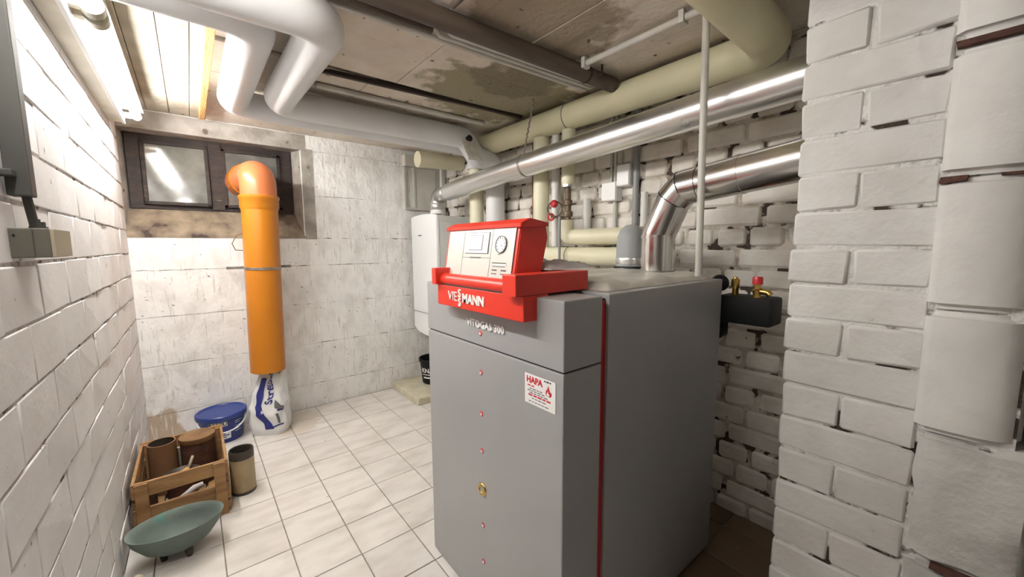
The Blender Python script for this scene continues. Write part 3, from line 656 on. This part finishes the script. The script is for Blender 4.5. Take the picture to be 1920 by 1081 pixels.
# ---- ceiling conduits
cd = pipe('conduit', 'pale conduit along the ceiling dropping straight down to the boiler top', [(1.300, 1.125, ZC-.022), (1.300, .625, ZC-.022), (1.300, .612, 1.045)], .0115, 'conduit_light', .02, seg=14, cat='conduit')
for y in (1.11, .70): obj('clip', box(1.282, 1.318, y-.009, y+.009, ZC-.04, ZC, .002), 'conduit_light', cd)
pipe('pipe_run', 'dark brown pipe crossing the concrete ceiling in front of thin conduits', [(.28, 1.180, ZC-.038), (1.53, 1.146, ZC-.038)], .032, 'conduit_brown', bands=[((1.35, 1.151, ZC-.038), (1, 0, 0), .012, 'rail_dark')])
pipe('conduit', 'pale thin conduit on the ceiling nearest the window, one of three', [(.30, 1.352, ZC-.012), (1.53, 1.306, ZC-.012)], .0095, 'conduit_light', seg=12, cat='conduit')
pipe('conduit', 'pale thin conduit on the ceiling, middle one of three, bent into the slab', [(.735, 1.304, ZC+.01), (.735, 1.304, ZC-.014), (1.53, 1.272, ZC-.014)], .0085, 'conduit_light', .02, seg=12, cat='conduit')
pipe('conduit', 'pale thin conduit on the ceiling closest to the dark pipe', [(.765, 1.274, ZC+.01), (.765, 1.274, ZC-.014), (1.53, 1.240, ZC-.014)], .0085, 'conduit_light', .02, seg=12, cat='conduit')
pipe('conduit', 'brown conduit on the ceiling running left along the dark pipe', [(.28, 1.300, ZC-.014), (.70, 1.285, ZC-.014)], .014, 'conduit_brown', seg=12, cat='conduit')
pipe('conduit', 'short thin brown conduit on the ceiling crossing towards the viewer from the dark pipe', [(.685, .60, ZC-.012), (.690, 1.13, ZC-.012)], .009, 'conduit_brown', seg=10, cat='conduit')
pipe('conduit', 'thin grey pipe under the ceiling just above the grey jacketed pipes', [(.42, 2.04, ZC-.014), (1.45, 2.04, ZC-.014)], .013, 'conduit_light', seg=12, cat='conduit', bands=[((.50, 2.04, ZC-.014), (1, 0, 0), .012, 'zinc')])
tag(tz(obj('cable_clip', box(1.285, 1.312, 1.182, 1.196, ZC-.050, ZC-.036, .002), 'white_plastic'), (1.3, 1.27, ZC-.05)), 'small white clip on the dark ceiling pipe', 'clip')
hk = tag(tz(obj('ceiling_hook', join(tube([(1.40, 1.105, ZC), (1.40, 1.105, ZC-.05)], .004, 8), box(1.385, 1.415, 1.095, 1.115, ZC-.052, ZC-.046)), 'rail_dark'), (1.4, 1.105, ZC)), 'dark threaded hook in the ceiling beside the dark pipe', 'hook')
# ---- cable trunk and torn insulation in the far corner
ck = thing('cable_ducting', 'whitish cable trunking stepping down the far wall above the heater', 'trunking', (1.4, YB, 1.45))
obj('head_box', box(1.345, 1.50, 2.955, YB-.003, 1.775, 1.860, .003), 'conduit_light', ck)
for x in (1.352, 1.432): obj('duct', box(x, x+.016, 2.995, YB-.003, 1.455, 1.775, .002), 'conduit_light', ck)
obj('duct', box(1.352, 1.58, 2.995, YB-.003, 1.440, 1.458, .002), 'conduit_light', ck)
obj('back_plate', box(1.44, 1.63, 3.00, YB-.003, 1.458, 1.775, .002), 'conduit_light', ck)
pipe('thin_pipe', 'thin pale upright pipe in the far corner behind the flexible flue', [(1.68, 2.99, 1.80), (1.68, 2.99, 1.40)], .012, 'pipe_white', seg=10)
b = bmesh.new(); V = []
for i in range(9):
    row = []
    for j in range(7):
        s = i/8; a = -1.2+2.4*j/6
        p = Vector((1.36+.055*math.sin(a)+.045*s, 2.100-.016*math.cos(a)-.03*s, 1.800-.125*s))
        row.append(b.verts.new(p+noise.noise_vector(p*28)*.012))
    V.append(row)
for i in range(8):
    for j in range(6): b.faces.new((V[i][j], V[i+1][j], V[i+1][j+1], V[i][j+1]))
bmesh.ops.solidify(b, geom=b.faces[:], thickness=.006)
tn = thing('torn_insulation', 'torn fleece flap hanging off the grey jacketed pipe near the flue', 'insulation', (1.37, 2.1, 1.68))
obj('flap', b, 'torn_fleece', tn, 50)
obj('burnt_spot', rough(ball((1.365, 2.085, 1.80), .02), .010, 40), 'black_plastic', tn, 60)

# ================================================================== ORANGE DRAIN PIPE
OX, OY, OR = .338, 2.775, .094
og = thing('drain_pipe', 'bright orange plastic pipe hanging down from the window opening', 'pipe', (OX, OY, .41))
obj('lower_pipe', tube([(OX-.018, OY, .395), (OX, OY, 1.40)], OR, 36), 'orange_pvc', og, 50)
obj('socket', lathe([(OR+.001, -.06), (OR+.007, -.045), (OR+.007, .0), (OR+.011, .004), (OR+.011, .018), (OR+.006, .022), (OR-.004, .024)], (OX, OY, 1.425), 36), 'orange_pvc', og, 50)
ep = fillet([(OX, OY, 1.43), (OX, OY, 1.565), (OX-.045, 3.14, 1.565)], .115, 14)
obj('elbow', tube(ep, OR-.001, 36), 'orange_elbow', og, 50)
eo = Vector((OX-.0278, 3.0, 1.565)); ed = Vector((-.045, .365, 0)).normalized()
band(eo, ed, OR+.006, .03, 'orange_pvc', og, 'seal_ring')
cm = band((OX-.007, OY, 1.022), (-.018, 0, -1), OR+.0035, .014, 'zinc', og, 'pipe_clamp')
tag(tz(obj('clamp_bar', box(OX-.175, OX+.175, 2.955, 2.972, 1.013, 1.029, .001), 'zinc'), (OX, 2.96, 1.02)), 'dark steel bar behind the orange pipe fixed to the far wall', 'bracket')
for s in (-1, 1): obj('clamp_rod', tube([(OX+s*.06, 2.83, 1.022), (OX+s*.06, YB, 1.022)], .005, 8), 'zinc', og)
lw = [(OX-.12+.012*math.sin(i*.7), 2.99-.003*i, 1.19-.10*math.sin(i/14*PI)) for i in range(15)]
tag(tz(obj('wire_loop', tube([(OX-.05, 2.99, 1.25), (OX-.11, 2.98, 1.22), (OX-.135, 2.98, 1.17), (OX-.12, 2.98, 1.13), (OX-.05, 2.98, 1.125)], .003, 6), 'copper_dark'), (OX-.1, 2.98, 1.15)), 'thin dark wire loop on the wall left of the orange pipe', 'wire')

# ================================================================== LEFT WALL FITTINGS
bxj = thing('switch_box', 'grey-beige surface box with a dark conduit on the left block wall', 'junction box', (XL, 1.25, 1.13))
obj('box_body', box(XL-.004, -.211, 1.175, 1.318, 1.131, 1.188, .002), 'box_shaded', bxj); obj('cover', box(-.2115, -.206, 1.177, 1.316, 1.132, 1.187, .001), 'box_beige', bxj)
obj('seam', box(-.2335, -.2325, 1.1735, 1.176, 1.132, 1.187), 'conduit_dark', bxj); obj('screw', box(-.258, -.255, 1.1735, 1.176, 1.172, 1.176), 'black_plastic', bxj)
for y, h in ((1.215, .020), (1.25, .016)): obj('gland', lathe([(0, h), (.007, h), (.007, .006), (.010, .006), (.010, 0)], (-.235, y, 1.187), 10), 'conduit_dark', bxj)
cw = thing('cable_duct', 'dark grey upright cable duct above the switch box on the left wall', 'conduit', (-.243, 1.19, 1.25))
obj('duct', box(XL+.004, -.226, 1.172, 1.208, 1.248, 1.762, .003), 'conduit_dark', cw)
obj('cable', tube([(-.238, 1.195, 1.25), (-.236, 1.212, 1.19)], .007, 8), 'conduit_dark', cw)
obj('bracket', box(XL-.004, XL+.02, 1.145, 1.175, 1.282, 1.294, .002), 'conduit_dark', cw)

# ================================================================== THINGS ON THE FLOOR
def wrap(bm, c, r, a0, z, lean=0.0):
    """bend flat lettering (x right, y up) round a bucket of radius r"""
    for v in bm.verts:
        a = a0+v.co.x/r; rr = r+lean*v.co.y+.0008+v.co.z
        v.co = Vector((c[0]+rr*math.cos(a), c[1]+rr*math.sin(a), c[2]+z+v.co.y))
    return bm
def cut(bm, n=2):
    bmesh.ops.triangulate(bm, faces=bm.faces[:]); bmesh.ops.subdivide_edges(bm, edges=bm.edges[:], cuts=n); return bm
bc = (.075, 2.872, 0)
bb = thing('plastic_bucket', 'blue lidded plastic bucket with white handle by the far wall', 'bucket', bc)
bo = obj('bucket_body', lathe([(0, 0), (.098, 0), (.102, .004), (.117, .155), (.117, .16), (0, .16)], bc, 40), 'blue_plastic', bb, 40)
obj('lid', lathe([(.117, .143), (.126, .143), (.1285, .150), (.1285, .168), (.124, .172), (.112, .172), (.108, .167), (0, .166)], bc, 40), 'blue_plastic', bb, 40)
hp = []
for i in range(19):
    a = math.radians(-168+i/18*156); s = math.sin(i/18*PI)
    hp.append((bc[0]+(.124+.010*s)*math.cos(a), bc[1]+(.124+.010*s)*math.sin(a), .140-.062*s))
obj('handle', tube(hp, .0042, 8), 'white_plastic', bb, True)
obj('lettering', wrap(cut(text_bm('BAREU', .030, .0003, .0008)), bc, .1146, math.radians(-126), .113, .0995), 'black_print', bo)
def label_patch(a0, a1, z0, z1, m, off):
    b = bmesh.new(); n = 10; V = []
    for k in range(n+1):
        a = math.radians(a0+(a1-a0)*k/n); V.append([b.verts.new((bc[0]+(.102+.0995*z+off)*math.cos(a), bc[1]+(.102+.0995*z+off)*math.sin(a), z)) for z in (z0, z1)])
    for k in range(n): b.faces.new((V[k][0], V[k+1][0], V[k+1][1], V[k][1]))
    obj('label', b, m, bo)
label_patch(-128, -66, .020, .138, 'blue_print', .0003); label_patch(-127, -80, .109, .136, 'white_print', .0005); label_patch(-104, -72, .028, .070, 'bag_white', .0005)
for a0, a1, z in ((-100, -86, .058), (-96, -76, .048), (-99, -84, .036)): label_patch(a0, a1, z, z+.006, 'blue_print', .0008)
for a0, a1, z in ((-60, -38, .120), (-60, -44, .108), (-60, -36, .09), (-60, -40, .08), (-60, -46, .07), (-60, -38, .058)): label_patch(a0, a1, z, z+.003, 'white_print', .0006)

# bag of grit
BC = Vector((.318, 2.792, 0))
def bagp(u, v, off=0.0):
    """u round the bag (0..1), v up (0..1)"""
    a = 2*PI*u; k = min(1, v/.45); top = max(0, (v-.45)/.55)
    w = .104*(1-.40*top)*(1-.10*(1-min(1, v/.08))); d = .085*(1-.62*top)*(1-.10*(1-min(1, v/.08)))
    e = .55; cx = math.copysign(abs(math.cos(a))**e, math.cos(a)); sy = math.copysign(abs(math.sin(a))**e, math.sin(a))
    h = .376*v + .008*math.sin(3*a)*top
    p = Vector((cx*(w+off), sy*(d+off), h)); p += noise.noise_vector(Vector((cx*1.5, sy*1.5, v*4))*1.6)*.014*min(1, v*4)
    p.x += .012*top; p.y += .02*top
    R_ = Matrix.Rotation(math.radians(-28), 3, 'Z'); return BC + R_ @ p
def bag_patch(u0, u1, v0, v1, off, nu=14, nv=14, f=None):
    b = bmesh.new(); V = []
    for i in range(nu+1):
        row = []
        for j in range(nv+1):
            u = u0+(u1-u0)*i/nu; v = v0+(v1-v0)*j/nv
            if f: u, v = f(i/nu, j/nv)
            row.append(b.verts.new(bagp(u, v, off)))
        V.append(row)
    for i in range(nu):
        for j in range(nv): b.faces.new((V[i][j], V[i+1][j], V[i+1][j+1], V[i][j+1]))
    return b
bag = thing('grit_bag', 'white and blue plastic bag of winter grit under the orange pipe', 'bag', BC)
body = bag_patch(0, 1, 0, 1, 0, 44, 26); bmesh.ops.remove_doubles(body, verts=body.verts, dist=.0005)
bmesh.ops.holes_fill(body, edges=body.edges[:])
bg = obj('bag_body', body, 'bag_white', bag, 60)
def uf(q): q = max(-1, min(1, q)); return (2*PI-math.acos(math.copysign(abs(q)**(1/.55), q)))/(2*PI)   # q across the front face
def face_patch(name, f, m, n=(8, 18), off=.0018): obj(name, bag_patch(0, 0, 0, 0, off, n[0], n[1], lambda a, t: (lambda w: (uf(w[0]), w[1]))(f(a, t))), m, bg, True)
face_patch('stripe', lambda a, t: (-.62+.42*a+.10*t, .50+.40*t), 'blue_print')
face_patch('stripe', lambda a, t: (-.62+.42*a+.62*(1-t), .12+.39*t), 'blue_print')
face_patch('stripe', lambda a, t: (.02+.86*a, .118+.022*t+.05*a), 'blue_print', (14, 3))
tx = cut(text_bm('Streusalz', .056, 0, .0012))
bmesh.ops.delete(tx, geom=[v for v in tx.verts if v.co.x > .178], context='VERTS')
for v in tx.verts: x, y = v.co.x, v.co.y; v.co = bagp(uf(.40-y/.088), .52+x/.385, .0024)
obj('lettering', tx, 'blue_print', bg)
face_patch('print', lambda a, t: (.52+.26*a, .46+.10*t-.05*a), 'grey_print', (5, 5), .002); face_patch('print', lambda a, t: (.60+.22*a, .40+.035*t), 'blue_print', (5, 3), .0022)
face_patch('print', lambda a, t: (.50+.10*a+.16*(1-t), .20+.17*t), 'grey_print', (4, 8), .002); face_patch('print', lambda a, t: (.78+.10*a, .38+.12*t), 'grey_print', (4, 6), .002)

# wooden crate
CX0, CX1, CY0, CY1, CH = -.248, .060, 2.025, 2.46, .238
cr = thing('wooden_crate', 'open wooden slatted crate against the left wall filled with old pots', 'crate', ((CX0+CX1)/2, (CY0+CY1)/2, 0))
def slat(x0, x1, y0, y1, z0, z1): obj('slat', rough(box(x0, x1, y0, y1, z0, z1, .002, 1), .0012, 12, x0+z0), 'crate_wood', cr)
for y0, y1 in ((CY0, CY0+.012), (CY1-.012, CY1)):
    slat(CX0, CX1, y0, y1, .178, CH); slat(CX0, CX1, y0, y1, .060, .132); slat(CX0+.002, CX1-.002, y0, y1, .012, .05)
for x0, x1 in ((CX0, CX0+.011), (CX1-.011, CX1)):
    for z0, z1 in ((.170, CH-.004), (.088, .155), (.012, .075)): slat(x0, x1, CY0+.013, CY1-.013, z0, z1)
for x in (CX0+.012, CX1-.052):
    for y in (CY0-.011, CY1+.001): obj('corner_post', rough(box(x, x+.04, y, y+.010, 0, CH-.002, .002, 1), .001, 12), 'crate_wood', cr)
for x in (CX0+.012, CX1-.030):
    for y in (CY0+.013, CY1-.03): obj('corner_post', box(x, x+.018, y, y+.018, 0, CH-.006, .002, 1), 'crate_wood', cr)
for i in range(4): slat(CX0+.014+.073*i, CX0+.014+.073*i+.064, CY0+.013, CY1-.013, .012, .022)
obj('nail', lathe([(0, .001), (.003, 0)], (0, 0, 0), 6), 'rust', cr).location = Vector((CX1-.03, CY0-.012, .2))-cr.location
def potm(name, label, c, prof, m, cat, sm=40): return tag(tz(obj(name, lathe(prof, c, 28), m, None, sm), c), label, cat)
ct = thing('clay_pipe', 'tall brown clay tube with a dark mouth inside the crate', 'pot', (-.168, 2.36, .0225))
obj('tube_wall', lathe([(.046, .234), (.052, .234), (.052, 0), (0, 0)], (-.168, 2.36, .0225), 28), 'clay', ct, 40); obj('mouth_shade', lathe([(.047, .233), (.045, .06), (0, .06)], (-.168, 2.36, .0225), 28), 'stoneware_dark', ct, 40)  # dark lining paints the shade of the deep mouth
rt = thing('rusty_tin', 'rusty round tin with a tan lid in the back of the crate', 'tin', (-.040, 2.365, .0225))
obj('tin_body', lathe([(0, 0), (.064, 0), (.066, .004), (.066, .222), (0, .222)], (-.040, 2.365, .0225), 32), 'rust', rt, 40); obj('lid', lathe([(.068, .205), (.070, .208), (.070, .228), (.066, .231), (0, .229)], (-.040, 2.365, .0225), 32), 'rust_lid', rt, 40)
potm('dark_dish', 'dark shallow iron dish lying inside the crate', (-.10, 2.185, .135), [(0, .0), (.04, .0), (.062, .026), (.066, .028), (.06, .03), (.038, .006), (0, .006)], 'stoneware_dark', 'dish')
potm('iron_pot', 'dark rusty pot under the shallow dish in the crate', (-.10, 2.185, .0225), [(0, 0), (.04, 0), (.055, .05), (.05, .112), (0, .112)], 'rust', 'pot')
potm('rusty_can', 'small rusty can at the left side of the crate', (-.21, 2.17, .0225), [(0, 0), (.026, 0), (.026, .15), (.024, .15), (.024, .06), (0, .06)], 'rust', 'can')
sp = thing('hand_trowel', 'pale wooden hand trowel lying on the dark dish in the crate', 'trowel', (-.095, 2.185, .162))
obj('blade', prism([(-.135, 2.14), (-.115, 2.13), (-.075, 2.19), (-.072, 2.222), (-.088, 2.215), (-.125, 2.165)], .163, .169, 'Z', bev=.002), 'wood_strip', sp); obj('handle', tube([(-.076, 2.212, .167), (-.060, 2.245, .20)], .006, 8), 'box_beige', sp, True)
tag(tz(obj('wood_stick', tube([(-.17, 2.08, .06), (-.06, 2.10, .118), (-.03, 2.105, .122)], .013, 10, radii=[.008, .013, .010]), 'rag', None, True), (-.1, 2.09, .06)), 'pale rounded stick seen through the front slats of the crate', 'stick')
tag(tz(obj('paper_slip', rough(box(-.125, -.075, 2.405, 2.409, .10, .19, .001), .002, 20), 'box_beige'), (-.1, 2.407, .1)), 'pale paper piece standing at the back of the crate', 'paper')
# stoneware tube beside the crate
cv = thing('stoneware_vase', 'tan stoneware tube with dark ends standing beside the crate', 'vase', (.116, 2.160, 0))
obj('vase_body', lathe([(.049, .014), (.0495, .172)], (.116, 2.16, 0), 30), 'stoneware', cv, True)
obj('foot', lathe([(0, 0), (.048, 0), (.0495, .004), (.0495, .015)], (.116, 2.16, 0), 30), 'stoneware_dark', cv, 50)
obj('rim', lathe([(.0495, .170), (.0495, .205), (.047, .21), (.043, .208), (.042, .08), (0, .075)], (.116, 2.16, 0), 30), 'stoneware_dark', cv, 50)
# copper bowl
bw = (-.113, 1.855, 0)
bl = thing('copper_bowl', 'wide greenish copper bowl on dark feet in front of the crate', 'bowl', bw)
obj('bowl_shell', lathe([(0, .030), (.05, .032), (.095, .060), (.125, .100), (.138, .130), (.142, .131), (.140, .126), (.128, .094), (.098, .052), (.052, .024), (0, .020)], bw, 48, None, 1.0, .70), 'bowl_copper', bl, 60)
for k in range(3):
    a = 2*PI*k/3-.9; obj('foot', lathe([(0, 0), (.010, 0), (.013, .02), (.012, .032), (0, .034)], (bw[0]+.045*math.cos(a), bw[1]+.045*math.sin(a), 0), 10), 'stoneware_dark', bl, True)
tag(tz(obj('plaster_lump', rough(ball((-.225, 1.745, .022), .022), .012, 30), 'foam', None, 60), (-.225, 1.745, 0)), 'pale plaster lump on the floor at the left wall by the bowl', 'rubble')
# slab and black bucket under the heater
sl = bmesh.new(); sl = box(1.195, XR-.006, 2.535, YB-.008, 0, .052, .004, 1)
bmesh.ops.subdivide_edges(sl, edges=[e for e in sl.edges if e.calc_length() > .1], cuts=6, use_grid_fill=True); rough(sl, .006, 14)
tag(tz(obj('foam_slab', sl, 'foam', None, 40), (1.46, 2.78, 0)), 'pale cream slab on the floor below the wall heater', 'slab')
kc = (1.462, 2.80, .055)
kb = thing('black_bucket', 'black builder bucket with white print on the cream slab', 'bucket', kc)
ko = obj('bucket_body', lathe([(0, 0), (.085, 0), (.09, .006), (.108, .19), (.104, .19), (.086, .01), (0, .006)], kc, 36), 'black_plastic', kb, 40)
obj('rim', lathe([(.106, .178), (.114, .178), (.116, .19), (.114, .202), (.106, .202), (.104, .19)], kc, 36), 'black_plastic', kb, 50)
obj('lettering', wrap(cut(text_bm('KNAUF', .050, .0003, .0012)), kc, .100, math.radians(-179), .098, .09), 'white_print', ko)
for a0, a1, z, h in ((-178, -100, .078, .006), (-172, -110, .05, .012)):
    b = bmesh.new(); V = []
    for k in range(13):
        a = math.radians(a0+(a1-a0)*k/12); V.append([b.verts.new((kc[0]+(.0905+.098*zz)*math.cos(a), kc[1]+(.0905+.098*zz)*math.sin(a), kc[2]+zz)) for zz in (z, z+h)])
    for k in range(12): b.faces.new((V[k][0], V[k+1][0], V[k+1][1], V[k][1]))
    obj('print', b, 'white_print', ko)
